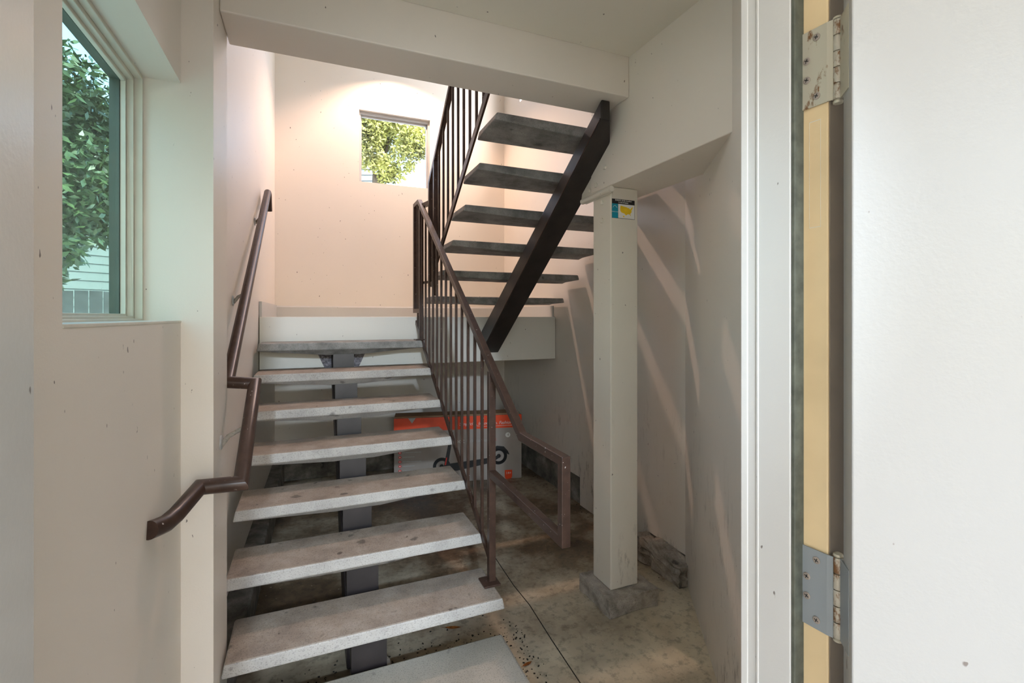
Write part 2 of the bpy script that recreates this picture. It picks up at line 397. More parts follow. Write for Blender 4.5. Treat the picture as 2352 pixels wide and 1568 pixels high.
# ------------------------------------------------------------------ concrete treads
def tread(name, xl, xr, y0, ztop, parent, mat, flip=False, dep=.292, hw=.1, te=-.05, tc=-.095):
    """y0 = front (nosing) edge; flip: nosing faces +Y"""
    s = -1 if flip else 1; c = (xl+xr)/2; e = .012
    b = bm_new(); rows = []
    def row(y, ze, zc, dx=0):
        return [b.verts.new(p) for p in ((xl+e+dx, y, ztop), (c-hw, y, ztop), (c+hw, y, ztop), (xr-e-dx, y, ztop),
                (xr-dx, y, ztop+ze), (c+hw, y, ztop+zc), (c-hw, y, ztop+zc), (xl+dx, y, ztop+ze))]
    rows = [row(y0, -.052, -.052), row(y0+s*.012, -.054, -.056), row(y0+s*.07, te-.005, tc), row(y0+s*dep, te, tc)]
    for a, d in zip(rows, rows[1:]):
        for i in range(8): b.faces.new((a[i], a[(i+1) % 8], d[(i+1) % 8], d[i]))
    for r_ in (rows[0], rows[-1]):
        b.faces.new((r_[0], r_[1], r_[6], r_[7])); b.faces.new((r_[1], r_[2], r_[5], r_[6])); b.faces.new((r_[2], r_[3], r_[4], r_[5]))
    return finish(name, b, mat, parent, .007, False, 2)
XL, XRt, Y1, RUN, Z1, RISE = -.330, .800, 2.017, .2729, -1.263, .18
low = thing('staircase', (.235, 2.9, ZF), 'lower concrete open-riser flight climbing from the floor to the half landing', 'staircase')
for k in range(7):
    xl = -.298 if k == 0 else XL
    xr = .812 if k == 0 else XRt
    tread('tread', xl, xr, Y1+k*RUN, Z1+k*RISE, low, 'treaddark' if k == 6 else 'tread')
# central square-tube stringer of the lower flight
def tube_yz(b, x0, x1, pts): prism(b, [(x0, y, z) for y, z in pts], (x1-x0, 0, 0))
sl = RISE/RUN
def nl(y): return Z1 + (y-Y1)*sl
b = bm_new(); tube_yz(b, .152, .306, [(2.26, nl(2.26)-.27), (3.93, nl(3.93)-.27), (3.93, nl(3.93)-.45), (2.26+.14, ZF), (2.26, ZF)])
finish('stringer', b, 'stringer', low, .008)
for k in range(7):
    y = Y1+k*RUN; z = Z1+k*RISE-.09
    b = bm_new(); ya, yb_ = y+.06, y+.275
    tube_yz(b, .158, .300, [(ya, z), (yb_, z), (yb_, nl(yb_)-.27 if nl(yb_)-.27 < z else z-.001), (ya, max(nl(ya)-.272, ZF))])
    finish('bracket', b, 'stringer', low)
# rough grout round the stringer where it enters the landing front
b = bm_new(); bmesh.ops.create_grid(b, x_segments=26, y_segments=10, size=1)
for v in b.verts:
    u, w = v.co.x, v.co.y
    v.co = Vector((.229 + u*(.17-.035*(1-w)/2*1.4), 3.925 - .012*random.random() - .01*(1-u*u), -.33 + w*.055))
bmesh.ops.solidify(b, geom=b.faces[:], thickness=.01)
finish('grout_patch', b, 'foam', low)
# concrete starting step
b = bm_new(); slab(b, [(-.30, .62), (.70, .62), (.80, 1.0), (.81, 2.055), (-.30, 2.055)], ZF, Z1-RISE)
o = finish('starting_step', b, 'pad', None, .012); tag(o, 'wide pale concrete pad step on the floor before the lowest tread', 'step')
b = bm_new(); slab(b, [(.155, 2.056), (.325, 2.056), (.325, 2.14), (.29, 2.235), (.20, 2.225), (.155, 2.15)], ZF, -1.475)
o = finish('grout_mound', b, 'rough', None, .02); tag(o, 'rough pale grout lump behind the pad step at the stringer foot', 'grout')
# ------------------------------------------------------------------ upper flight
up = thing('staircase', (1.43, 3.05, -.003), 'upper concrete open-riser flight rising from the half landing to the beam', 'staircase')
UX0, UX1 = .884, 2.045
for k in range(1, 7):
    yn = 2.338 + .278*(6-k); zt = -.02 + .180*k
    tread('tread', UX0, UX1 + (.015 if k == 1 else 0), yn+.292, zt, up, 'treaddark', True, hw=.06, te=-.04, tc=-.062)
xs0, xs1 = 1.36, 1.515; m_ = .71
b = bm_new()
def cl(c, y): return c - m_*y
plan = [(xs0, 3.93), (xs1, 3.93), (xs1, 2.235), (1.475, 2.175), (1.41, 2.08), (xs0, 2.08)]
lo_ = [b.verts.new((x, y, cl(2.477, y))) for x, y in plan]; hi_ = [b.verts.new((x, y, min(1.098, cl(2.665, y)))) for x, y in plan]
b.faces.new(lo_); b.faces.new(hi_[::-1])
for i in range(6): b.faces.new((lo_[i], lo_[(i+1) % 6], hi_[(i+1) % 6], hi_[i]))
finish('stringer', b, 'darksteel', up, .006)
b = bm_new()
for xx in (xs0-.003, xs0-.0015):
    pass
tube_yz(b, xs0-.003, xs0+.004, [(3.90, cl(2.483, 3.90)), (3.90, cl(2.490, 3.90)), (2.09, cl(2.490, 2.09)), (2.09, cl(2.483, 2.09))])
finish('weld_bead', b, 'brown', up)
for k in range(1, 7):
    yn = 2.338 + .278*(6-k); zt = -.02 + .180*k - .055
    ya, yb_ = yn+.05, yn+.16
    if cl(2.665, yb_) < zt-.01:
        b = bm_new(); tube_yz(b, 1.468, 1.508, [(yb_, zt), (yb_, cl(2.665, yb_)), (max(ya, (2.665-zt)/m_), zt)])
        finish('bracket', b, 'darksteel', up)
# ------------------------------------------------------------------ railings
def railing(t, path, r=.0165): 
    b = bm_new(); sweep(b, [(p[0], p[1], p[2]) for p in path], r*1.19*0+r, 4, True); return b
X = .800
lr = thing('stair_railing', (X, 2.9, Z1), 'brown steel railing with thin balusters along the lower flight, looped end by the newel', 'railing')
b = bm_new(); sweep(b, [(X, 3.74, .045), (X, 3.96, .045), (X, 3.96, .905), (X, 3.80, .905), (X, 1.80, -.487), (X, 1.452, -.490), (X, 1.452, -.765), (X, 2.150, -.745)], .0165, 4, True)
finish('handrail', b, 'brown', lr, .002)
b = bm_new(); bar(b, (X, 2.165, Z1+.008), (X, 2.165, -.262), .033); finish('newel_post', b, 'brown', lr, .002)
b = bm_new(); box(b, X-.052, X+.030, 2.115, 2.205, Z1, Z1+.009); finish('base_plate', b, 'brown', lr, .002)
b = bm_new(); bar(b, (X, 3.74, -.182), (X, 3.74, .85), .033); finish('newel_post', b, 'brown', lr, .002)
b = bm_new(); box(b, X-.05, X+.03, 3.695, 3.785, -.183, -.175); finish('base_plate', b, 'brown', lr, .002)
def lowz(y): return -1.165 + (y-2.18)*.640
def topz(y): return -.487 + (y-1.80)*.696
b = bm_new(); bar(b, (X, 2.18, lowz(2.18)), (X, 3.93, lowz(3.93)), .013, .034); finish('bottom_rail', b, 'brown', lr)
for k in range(13):
    y = 2.30 + .1165*k
    b = bm_new(); bar(b, (X, y, lowz(y)), (X, y, topz(y)-.008), .0135); finish('baluster', b, 'brown', lr)
y = 3.86; b = bm_new(); bar(b, (X, y, lowz(y)), (X, y, .90), .0135); finish('baluster', b, 'brown', lr)
X2 = .842
ur = thing('stair_railing', (X2, 2.9, .15), 'brown steel railing with thin balusters along the upper flight, disappearing above the beam', 'railing')
b = bm_new(); sweep(b, [(X2, 1.99, 2.33), (X2, 3.47, 1.11), (X2, 3.60, 1.005), (X2, 3.60, .24), (X2, 3.45, .24)], .0165, 4, True); finish('handrail', b, 'brown', ur, .002)
b = bm_new(); bar(b, (X2, 3.445, .15), (X2, 3.445, 1.12), .033); finish('newel_post', b, 'brown', ur, .002)
def ulow(y): return 1.24 - (y-2.2)*.70
def utop(y): return 2.33 - (y-1.99)*.8243
b = bm_new(); bar(b, (X2, 2.02, ulow(2.02)), (X2, 3.44, ulow(3.44)), .012, .045); finish('bottom_rail', b, 'brown', ur)
for k in range(11):
    y = 2.16 + .118*k
    b = bm_new(); bar(b, (X2, y, ulow(y)), (X2, y, utop(y)), .0135); finish('baluster', b, 'brown', ur)
for z in (.86, .262):
    b = bm_new(); bar(b, (X+.012, 3.74, z), (X2-.0, 3.60, z), .03 if z > .5 else .018); finish('connecting_bar', b, 'brown', ur)
# ------------------------------------------------------------------ round wall handrail
hr = thing('wall_handrail', (-.25, 2.6, -.6), 'round brown pipe handrail jogging round the pier and climbing the bright stair wall', 'handrail')
b = bm_new()
A0 = Vector((-.388, 1.535, -.560))
bend = [Vector((-.372, 1.585, -.572)), Vector((-.358, 1.635, -.569)), Vector((-.345, 1.69, -.561))]
sweep(b, [A0] + [Vector((-.378, 1.565, -.566)), Vector((-.366, 1.60, -.571)), Vector((-.352, 1.645, -.566)), Vector((-.318, 1.780, -.536)),
          Vector((-.205, 1.786, -.540)), Vector((-.205, 2.215, -.272)), Vector((-.302, 2.222, -.262)), Vector((-.288, 4.03, .925))], .024, 20)
finish('rail', b, 'brown', hr, 0, True, angle=25)
b = bm_new(); sweep(b, [(-.288, 4.03, .925), (-.286, 4.055, .92), (-.285, 4.10, .80)], .024, 20); finish('rail_return', b, 'brown', hr, 0, True, angle=25)
def brk(x, y, z, xw):
    p = finish('bracket', (lambda bb: (disc_stack(bb, (xw, y, z-.075), (1, 0, 0), [(0, .026), (.004, .026), (.007, .02)], 18), bb)[1])(bm_new()), 'silver', hr, 0, True)
    b = bm_new(); sweep(b, [(xw+.004, y, z-.085), (xw+.025, y, z-.055), (xw+.05, y, z-.04), (x, y, z-.018)], .008, 10); finish('bracket_arm', b, 'rough', p, 0, True)
    b = bm_new(); disc_stack(b, (xw+.006, y, z-.085), (1, 0, 0), [(0, .006), (.004, .005)], 8); finish('screw', b, 'screw', p)
brk(-.205, 2.04, -.385, -.30)
def wx(y): return -.382 + (y-2.19)*.072/3.01
for y in (2.86, 3.72):
    brk(-.298+(y-2.2)*.0075, y, -.262+(y-2.222)*.6565, wx(y))
# ------------------------------------------------------------------ post, footing, gusset
pt = thing('square_post', (1.58, 2.28, -1.475), 'off-white square post with scuffs on a rough concrete footing, map sticker near its top', 'post')
b = bm_new(); box(b, 1.495, 1.672, 2.195, 2.37, -1.475, .70)
finish('shaft', b, 'post', pt, .006)
b = bm_new(); prism(b, [(1.484, 2.18, .95), (1.484, 2.18, .66), (1.484, 2.44, .655), (1.484, 2.485, .685), (1.484, 2.472, .735), (1.484, 2.25, .95)], (.012, 0, 0))
g = finish('gusset_plate', b, 'post', pt, .003)
b = bm_new(); sweep(b, [(1.478, 2.16, .678), (1.478, 2.46, .672)], .016, 12); finish('weld_lip', b, 'post', g, 0, True)
for y, z in ((2.225, .81), (2.315, .735), (2.385, .722)):
    b = bm_new(); disc_stack(b, (1.484, y, z), (-1, 0, 0), [(0, .014), (.011, .014), (.013, .011)], 6); finish('bolt', b, 'post', g)
for y, z in ((2.275, .63), (2.275, .53)):
    b = bm_new(); disc_stack(b, (1.495, y, z), (-1, 0, 0), [(0, .014), (.010, .014), (.012, .011)], 6); finish('bolt', b, 'post', g)
b = bm_new(); bmesh.ops.create_cube(b, size=1); bmesh.ops.subdivide_edges(b, edges=b.edges[:], cuts=7, use_grid_fill=True)
for v in b.verts:
    p = v.co.copy(); q = Vector((1.590 + p.x*.315, 2.270 + p.y*.30, ZF+.05+p.z*.10))
    k = .0055
    q += Vector((noise.noise(q*14), noise.noise(q*14+Vector((5, 0, 0))), noise.noise(q*11+Vector((0, 7, 0)))*.7*(1 if p.z > 0 else 0)))*k*2
    if p.z < -.4: q.z = ZF
    if p.z > .4: q.z = min(q.z, -1.4755)
    v.co = q
o = finish('concrete_footing', b, 'rough', None, .004); tag(o, 'crumbly square concrete footing under the off-white post', 'footing')
# broken curb lump against the right wall
b = bm_new(); bmesh.ops.create_cube(b, size=1); bmesh.ops.subdivide_edges(b, edges=b.edges[:], cuts=9, use_grid_fill=True)
for v in b.verts:
    p = v.co.copy(); q = Vector((2.035 + p.x*.15, 2.42 + p.y*.44, ZF+.07+p.z*.14)); 
    q += Vector((noise.noise(q*9), noise.noise(q*9+Vector((5, 0, 0))), noise.noise(q*9+Vector((0, 7, 0)))))*.03 + Vector((noise.noise(q*31), noise.noise(q*37), noise.noise(q*33)))*.02
    if p.y < 0: q.x += -p.y*.02; q.z -= max(0, q.z-ZF)*(-p.y)*.35
    if p.z < -.4: q.z = ZF
    v.co = q
o = finish('broken_curb', b, 'rough', None); tag(o, 'broken brown concrete curb lump in the corner of the right wall behind the post', 'curb')
# map sticker
st = thing('map_sticker', (1.56, 2.193, .527), 'small sticker with a yellow country map and teal strip on the post top', 'sticker')
ys = 2.1945
def flat(name, pts, y, mat, par, th=.0006): 
    b = bm_new(); prism(b, [(p[0], y, p[1]) for p in pts], (0, -th, 0)); return finish(name, b, mat, par)
sx0, sx1, sz0, sz1 = 1.502, 1.650, .532, .636
flat('backing', [(sx0, sz0), (sx1, sz0), (sx1, sz1), (sx0, sz1)], ys, 'ink', st)
flat('panel', [(sx0+.040, sz0+.002), (sx1-.002, sz0+.002), (sx1-.002, sz1-.026), (sx0+.040, sz1-.026)], ys-.0006, 'white', st)
flat('teal_strip', [(sx0+.001, sz0+.001), (sx0+.038, sz0+.001), (sx0+.038, sz1-.026), (sx0+.001, sz1-.026)], ys-.0006, 'teal', st)
usa = [(0,.62),(.02,.9),(.06,1),(.3,.93),(.55,.88),(.62,.80),(.70,.83),(.76,.72),(.84,.72),(.90,.86),(1,.98),(1,.82),(.94,.68),(.90,.55),(.92,.42),(.84,.28),(.80,.2),(.86,.04),(.84,0),(.78,.12),(.70,.17),(.58,.14),(.48,.02),(.42,.08),(.34,.2),(.22,.24),(.1,.3),(.03,.42)]
flat('map_print', [(sx0+.052+.082*u, sz0+.018+.052*v) for u, v in usa], ys-.0012, 'yellow', st)
flat('map_islands', [(sx0+.070, sz0+.010), (sx0+.080, sz0+.008), (sx0+.080, sz0+.014), (sx0+.073, sz0+.017)], ys-.0012, 'yellow', st)
text_mesh('lettering', 'ENERGY STAR Qualified\nIn All 50 States', .0105, ((sx0+sx1)/2, ys-.0012, sz1-.012), (1, 0, 0), (0, 0, 1), 'white', st, .0003)
b = bm_new(); sweep(b, [(sx0+.006, ys-.0016, .588), (sx0+.012, ys-.0016, .598), (sx0+.022, ys-.0016, .600), (sx0+.032, ys-.0016, .588)], .0008, 6); finish('arc_mark', b, 'white', st)
text_mesh('lettering', 'ENERGY STAR', .0065, (sx0+.0195, ys-.0012, .566), (1, 0, 0), (0, 0, 1), 'white', st, .0003)
# ------------------------------------------------------------------ scooter carton
A = Vector((.723, 4.57, 0)); Bq = Vector((1.905, 4.31, 0)); ex = (Bq-A).normalized(); ey = Vector((-ex.y, ex.x, 0)); L = (Bq-A).length; H = .62
bx = thing('scooter_carton', ((A+Bq)/2+ey*.1+Vector((0, 0, ZF))), 'long grey and orange scooter carton standing on the floor under the landing', 'box')
def cp(a, d, z): 
    q = A + ex*a + ey*d; return Vector((q.x, q.y, ZF+z))
def cbox(name, a0, a1, d0, d1, z0, z1, mat, par, bev=0):
    b = bm_new(); prism(b, [cp(a0, d0, z0), cp(a1, d0, z0), cp(a1, d1, z0), cp(a0, d1, z0)], (0, 0, z1-z0)); return finish(name, b, mat, par, bev)
cbox('carton_body', 0, L, 0, .21, 0, H, 'cardgrey', bx, .003)
cbox('carton_top', .004, L-.03, .02, .205, H, H+.012, 'kraft', bx)
cbox('orange_band', 0, L, -.0008, 0, H-.125, H, 'orange', bx)
def cflat(name, pts, mat, d=-.0016, par=None, th=.0008):
    b = bm_new(); prism(b, [cp(p[0], d, p[1]) for p in pts], ey*(-th)); return finish(name, b, mat, par or bx)
def ctext(body, size, a, z, mat, sh=0, sx=1, name='lettering'):
    return text_mesh(name, body, size, cp(a, -.0022, z), ex, (0, 0, 1), mat, bx, .0004, sh, sx)
ctext('Segway', .050, .415, .385, 'white'); ctext('ninebot', .062, .56, .385, 'white'); ctext('KickScooter', .042, .775, .383, 'silver')
ctext('MAX', .03, .93, .385, 'red'); ctext('Simplicity. Innovation. Fashion', .042, .86, H-.075, 'white', .25)
cflat('underline', [(.83, H-.105), (1.12, H-.105), (1.12, H-.102), (.83, H-.102)], 'white')
for i in range(7):
    z = .30 - i*.042
    b = bm_new(); disc_stack(b, cp(.055, -.001, z), -ey, [(0, .013), (.001, .013)], 18); ic = finish('icon', b, 'red', bx)
    b = bm_new(); disc_stack(b, cp(.055, -.002, z), -ey, [(0, .006), (.0008, .006)], 10); finish('icon_mark', b, 'white', ic)
    cflat('caption_line', [(.08, z-.003), (.08+(.11 if i % 2 else .17), z-.003), (.08+(.11 if i % 2 else .17), z+.003), (.08, z+.003)], 'silver')
def ring(name, a, z, r0, r1, mat, d): 
    b = bm_new(); k = 36; 
    f = [b.verts.new(cp(a+r1*math.cos(6.2832*i/k), d, z+r1*math.sin(6.2832*i/k))) for i in range(k)]
    g_ = [b.verts.new(cp(a+r0*math.cos(6.2832*i/k), d, z+r0*math.sin(6.2832*i/k))) for i in range(k)]
    for i in range(k): b.faces.new((f[i], f[(i+1) % k], g_[(i+1) % k], g_[i]))
    bmesh.ops.solidify(b, geom=b.faces[:], thickness=.0006); return finish(name, b, mat, bx)
for a, z in ((.44, .155), (.985, .225)):
    ring('wheel_print', a, z, .052, .082, 'ink', -.0025); ring('rim_print', a, z, .036, .041, 'silver', -.0027); ring('hub_print', a, z, .001, .020, 'ink', -.0027)
cflat('scooter_print', [(.44, .145), (.50, .175), (.92, .215), (.985, .235), (.985, .205), (.92, .165), (.58, .105), (.50, .12)], 'ink', -.0030)
cflat('scooter_print', [(.455, .13), (.495, .13), (.55, .47), (.525, .48)], 'ink', -.0034)
cflat('fender_print', [(.985-.07, .285), (.985-.02, .325), (.985+.05, .315), (.985+.09, .27), (.985+.105, .235), (.985+.085, .24), (.985+.05, .285), (.985-.02, .30)], 'ink', -.0036)
cflat('red_mark', [(.468, .165), (.48, .165), (.492, .235), (.482, .235)], 'red', -.0038)
cflat('age_mark', [(1.055, .0), (1.105, .0), (1.117, .02), (1.117, .085), (1.045, .085), (1.045, .02)], 'orange', -.0016)
ctext('14+', .034, 1.082, .055, 'white')
b = bm_new(); disc_stack(b, cp(1.075, -.001, .425), -ey, [(0, .024), (.001, .024)], 24); finish('round_logo', b, 'white', bx)
ctext('4', .036, 1.077, .425, 'cardgrey')
b = bm_new(); sweep(b, [cp(.75, -.002, H-.02), cp(.765, -.002, H-.02), cp(.76, -.002, H-.095), cp(.80, -.002, H-.10)], .002, 6); finish('scooter_outline', b, 'white', bx)
ring('scooter_outline', .757, H-.105, .006, .010, 'white', -.002)
cflat('clear_tape', [(.13, H), (.20, H), (.165, H-.05)], 'silver', -.0016)
# ------------------------------------------------------------------ doorway frame and door
def frame():
    b = bm_new()
    # stop + stair-side part of the hinge jamb
    slab(b, [fr(0, 0), fr(0, .060), fr(-.001, .080), fr(.05, .080), fr(.05, 0)], ZF, .66); 
    struct('trim_6', b, 'trim', .002)
    b = bm_new(); slab(b, [fr(-.0015, .0515), fr(-.0015, .0555), fr(.01, .0555), fr(.01, .0515)], ZF, .66)
    slab(b, [fr(-.002, .070), fr(-.004, .0805), fr(.01, .0805), fr(.01, .070)], ZF, .66); struct('trim_7', b, 'trim', .001)
    b = bm_new(); slab(b, [fr(.0225, -.0405), fr(.0225, -.0005), fr(.05, -.0005), fr(.09, -.0005), fr(.09, -.0405)], ZF, .66); struct('trim_8', b, 'beige', .002)
    b = bm_new(); slab(b, [fr(.025, -.0425), fr(.025, -.0405), fr(.09, -.0405), fr(.09, -.0425)], ZF, .66); struct('trim_13', b, 'taupe')  # outer frame face, set darker than the beige part
    b = bm_new(); slab(b, [fr(.0005, -.006), fr(.0005, -.0003), fr(.0227, -.0003), fr(.0227, -.006)], ZF, .66); struct('trim_9', b, 'gasket', .001)
    # latch jamb
    b = bm_new(); slab(b, [fr(-OW, 0), fr(-OW, .080), fr(-OW-.05, .080), fr(-OW-.05, 0)], ZF, .66)
    slab(b, [fr(-OW-.026, -.0405), fr(-OW-.026, 0), fr(-OW-.09, 0), fr(-OW-.09, -.0405)], ZF, .66)
    slab(b, [fr(-OW-.05, 0), fr(-OW-.05, .080), fr(.05, .080), fr(.05, 0)], .62, .68); struct('trim_10', b, 'trim', .002)
frame()
pin = Vector((.6895, .4528, 0)); a_ = R(135)
def dr(px, py):       # closed-door coordinates about the pin -> open
    return Vector((pin.x + px*math.cos(a_) - py*math.sin(a_), pin.y + px*math.sin(a_) + py*math.cos(a_), 0))
b = bm_new(); slab(b, [dr(-.004, .010), dr(-.004, .054), dr(-.90, .054), dr(-.90, .010)], ZF+.012, .61)
door = finish('door_1', b, 'door', None, .002); door['kind'] = 'structure'
def hinge(zb, zt, mat):
    h = (zt-zb)
    # frame leaf, let flush into the jamb
    b = bm_new(); e0 = fr(.021, -.0015); e1 = fr(.021, -.0405); e2 = pin + Vector((-.006, .002, 0))
    n2 = -et*.002
    slab(b, [e0, e1, e2, e2+n2, e1+n2, e0+n2], zb, zt); lf = finish('hinge', b, mat, door)
    for s, zz in ((-.0265, .875), (-.0125, .62), (-.0125, .37), (-.0265, .12)):
        c = fr(.0187, s); c = Vector((c.x, c.y, zb+h*zz))
        b = bm_new(); disc_stack(b, c, -et, [(-.001, .0052), (.0006, .0052), (.0010, .0040)], 18); sc_ = finish('screw', b, 'screw', lf, 0)
        b = bm_new(); d = -et*.0011
        for ang in (.4, 1.97):
            v1 = (en*math.cos(ang) + Vector((0, 0, math.sin(ang))))*.0030
            bar(b, c+d-v1, c+d+v1, .0011, .0004, up=-et)
        bmesh.ops.translate(b, verts=b.verts, vec=(0, 0, 0))
        finish('screw_slot', b, 'ink', lf)
    # knuckles
    n = 5
    for i in range(n):
        z0 = zb+h*(i/n)+.0008; z1 = zb+h*((i+1)/n)-.0008
        b = bm_new(); disc_stack(b, (pin.x, pin.y, z0), (0, 0, 1), [(0, .0070), (.0005, .0073), (z1-z0-.0005, .0073), (z1-z0, .0070)], 20); finish('knuckle', b, 'knuckle', door, 0, True)
    b = bm_new(); disc_stack(b, (pin.x, pin.y, zb-.006), (0, 0, 1), [(0, .003), (.001, .006), (.004, .0066), (.006, .005), (h+.006, .005), (h+.007, .0066), (h+.010, .006), (h+.012, .002)], 16); finish('hinge_pin', b, 'hingerust', door, 0, True)
    b = bm_new(); slab(b, [dr(-.004, .006), dr(-.004, .040), dr(-.0034, .040), dr(-.001, .006)], zb, zt); finish('door_leaf_plate', b, mat, door)
# heights from the photo: leaf 114 mm tall
hinge(.306, .419, 'hingerust')
hinge(-.4535, -.339, 'hinge')
# outlined mortar guard behind the jamb paint
b = bm_new()
for za, zb_, sa, sb in ((.13, .131, -.014, -.030), (.285, .286, -.014, -.030)):
    slab(b, [fr(.0221, sa), fr(.0221, sb), fr(.0227, sb), fr(.0227, sa)], za-.0, zb_)
for s in (-.014, -.030):
    slab(b, [fr(.0221, s), fr(.0221, s-.0004), fr(.0227, s-.0004), fr(.0227, s)], .13, .286)
struct('trim_11', b, 'frame')
# ------------------------------------------------------------------ wall light above the landing window (real warm lamp, above the view)
wl = thing('pendant_light', (.86, 4.65, 2.70), 'warm round pendant light hanging over the half landing', 'lamp')
b = bm_new(); cyl(b, (.86, 4.65, 2.83), (.86, 4.65, ZR), .008, 10); finish('rod', b, 'brown', wl)
b = bm_new(); disc_stack(b, (.86, 4.65, ZR), (0, 0, -1), [(0, .06), (.02, .06), (.03, .02)], 20); finish('canopy', b, 'brown', wl)
b = bm_new(); bmesh.ops.create_icosphere(b, subdivisions=3, radius=.036); bmesh.ops.translate(b, verts=b.verts, vec=(.86, 4.65, 2.80)); finish('glass_globe', b, 'glow', wl, 0, True)
b = bm_new(); k = 32
ro = [[b.verts.new((.86+r*math.cos(6.28318*i/k), 4.65+r*math.sin(6.28318*i/k), z)) for i in range(k)] for z, r in ((2.90, .03), (2.87, .08), (2.75, .145), (2.685, .155))]
for p_, q_ in zip(ro, ro[1:]):
    for i in range(k): b.faces.new((p_[i], p_[(i+1) % k], q_[(i+1) % k], q_[i]))
bmesh.ops.solidify(b, geom=b.faces[:], thickness=.003); finish('light_shield', b, 'trim', wl, 0, True)  # unseen shade added to keep the warm light off the back wall
lb = thing('ceiling_light', (.55, 1.15, ZC-.06), 'flat round white light on the lobby ceiling above the doorway', 'lamp')
b = bm_new(); disc_stack(b, (.55, 1.15, ZC), (0, 0, -1), [(0, .15), (.03, .15), (.035, .14)], 28); finish('housing', b, 'trim', lb, 0, True)
b = bm_new(); disc_stack(b, (.55, 1.15, ZC-.035), (0, 0, -1), [(0, .135), (.015, .125), (.022, .08)], 28); finish('diffuser', b, 'coolglow', lb, 0, True)
# added fill lamp behind the viewpoint, unseen, brightening the space under the stairs
FL = Vector((-.16, -2.25, 1.02)); aim = (Vector((.34, 4.0, -1.05))-FL).normalized()
fl = thing('fill_light', (FL.x, FL.y, FL.z-.08), 'cool white flood light added out of view, aimed in through the doorway', 'lamp')
b = bm_new(); bar(b, FL-aim*.16, FL-aim*.06, .20, .16); finish('housing', b, 'extframe', fl, .01)
b = bm_new(); cyl(b, (FL.x, FL.y-.12, FL.z+.05), (FL.x, FL.y-.12, 1.25), .012, 10); finish('mount', b, 'extframe', fl)
sp = bpy.data.lights.new('fill', 'SPOT'); sp.energy = FILL; sp.spot_size = R(25); sp.spot_blend = .25; sp.shadow_soft_size = .07; sp.color = (.72, .86, 1)
so = bpy.data.objects.new('fill', sp); C.objects.link(so); so.parent = fl
so.location = FL + Vector((0, 0, EYE)) - WL[fl.name]; so.rotation_euler = (-aim).to_track_quat('Z', 'Y').to_euler()
# ------------------------------------------------------------------ floor details
b = bm_new()
pts = [(1.115, 2.95), (1.10, 2.6), (1.105, 2.39), (1.085, 2.1), (1.07, 1.8), (1.07, 1.3), (1.05, .8)]
for a, c in zip(pts, pts[1:]): bar(b, (a[0], a[1], ZF+.0005), (c[0], c[1], ZF+.0005), .005, .001)
struct('trim_12', b, 'debris')
def leaf(x, y, z, ln, w, rot, label, grp=None, curl=.25):
    b = bm_new(); N = 10; L_, Rr, Mi = [], [], []
    for i in range(N+1):
        t = i/N; ww = w*math.sin(math.pi*min(1, t*1.02+.0))**.8 if 0 < t < 1 else .0006
        zz = curl*ln*(t-.5)**2 + .0012
        X_ = (t-.5)*ln
        row = []
        for s, dz in ((-1, .18), (0, 0), (1, .18)):
            px, py = X_, s*ww/2
            row.append(b.verts.new((x+px*math.cos(rot)-py*math.sin(rot), y+px*math.sin(rot)+py*math.cos(rot), z+zz+abs(s)*ww*dz)))
        Mi.append(row)
    for r0, r1 in zip(Mi, Mi[1:]):
        for i in range(2): b.faces.new((r0[i], r0[i+1], r1[i+1], r1[i]))
    bmesh.ops.solidify(b, geom=b.faces[:], thickness=.0006)
    o = finish('fallen_leaf', b, 'dryleaf', None, 0, True, angle=80); 
    b = bm_new(); a0 = Vector((x-ln*.5*math.cos(rot), y-ln*.5*math.sin(rot), z+curl*ln*.25+.001))
    sweep(b, [a0, a0+Vector((-.018*math.cos(rot), -.018*math.sin(rot), -.001))], .0007, 6); finish('leaf_stem', b, 'dryleaf', o)
    tag(o, label, 'leaf'); return o
leaf(.905, 1.985, ZF+.001, .055, .016, .25, 'orange dry leaf lying on the floor right of the pad step')
leaf(.665, 2.36, ZF+.001, .085, .022, -.35, 'brown dry leaf on the dark floor under the lowest tread')
leaf(.03, 2.14, ZF+.001, .07, .026, .6, 'brown curled leaf in the grit left of the stringer foot')
b = bm_new()
for i in range(420):
    r = random.random()
    if r < .45: x, y = random.uniform(-.28, .78), random.gauss(2.22, .06)
    elif r < .75: x, y = random.uniform(.80, .98), random.gauss(2.1, .14)
    else: x, y = random.uniform(1.75, 2.06), random.uniform(2.3, 5.0); x = 2.06-abs(random.gauss(0, .05))
    if .13 < x < .33 and y < 2.45: continue
    if x < .82 and y < 2.07 or x > 1.94 and y < 2.68: continue
    s = random.uniform(.0012, .0045)
    c = Vector((x, y, ZF+s*.4)); d = Vector((random.uniform(-1, 1), random.uniform(-1, 1), 0)).normalized()*s
    bar(b, c-d, c+d, s*1.1, s*.8)
o = finish('grit', b, 'debris', None); tag(o, 'dark grit and crumbs scattered on the floor by the stair foot', 'debris', kind='stuff')
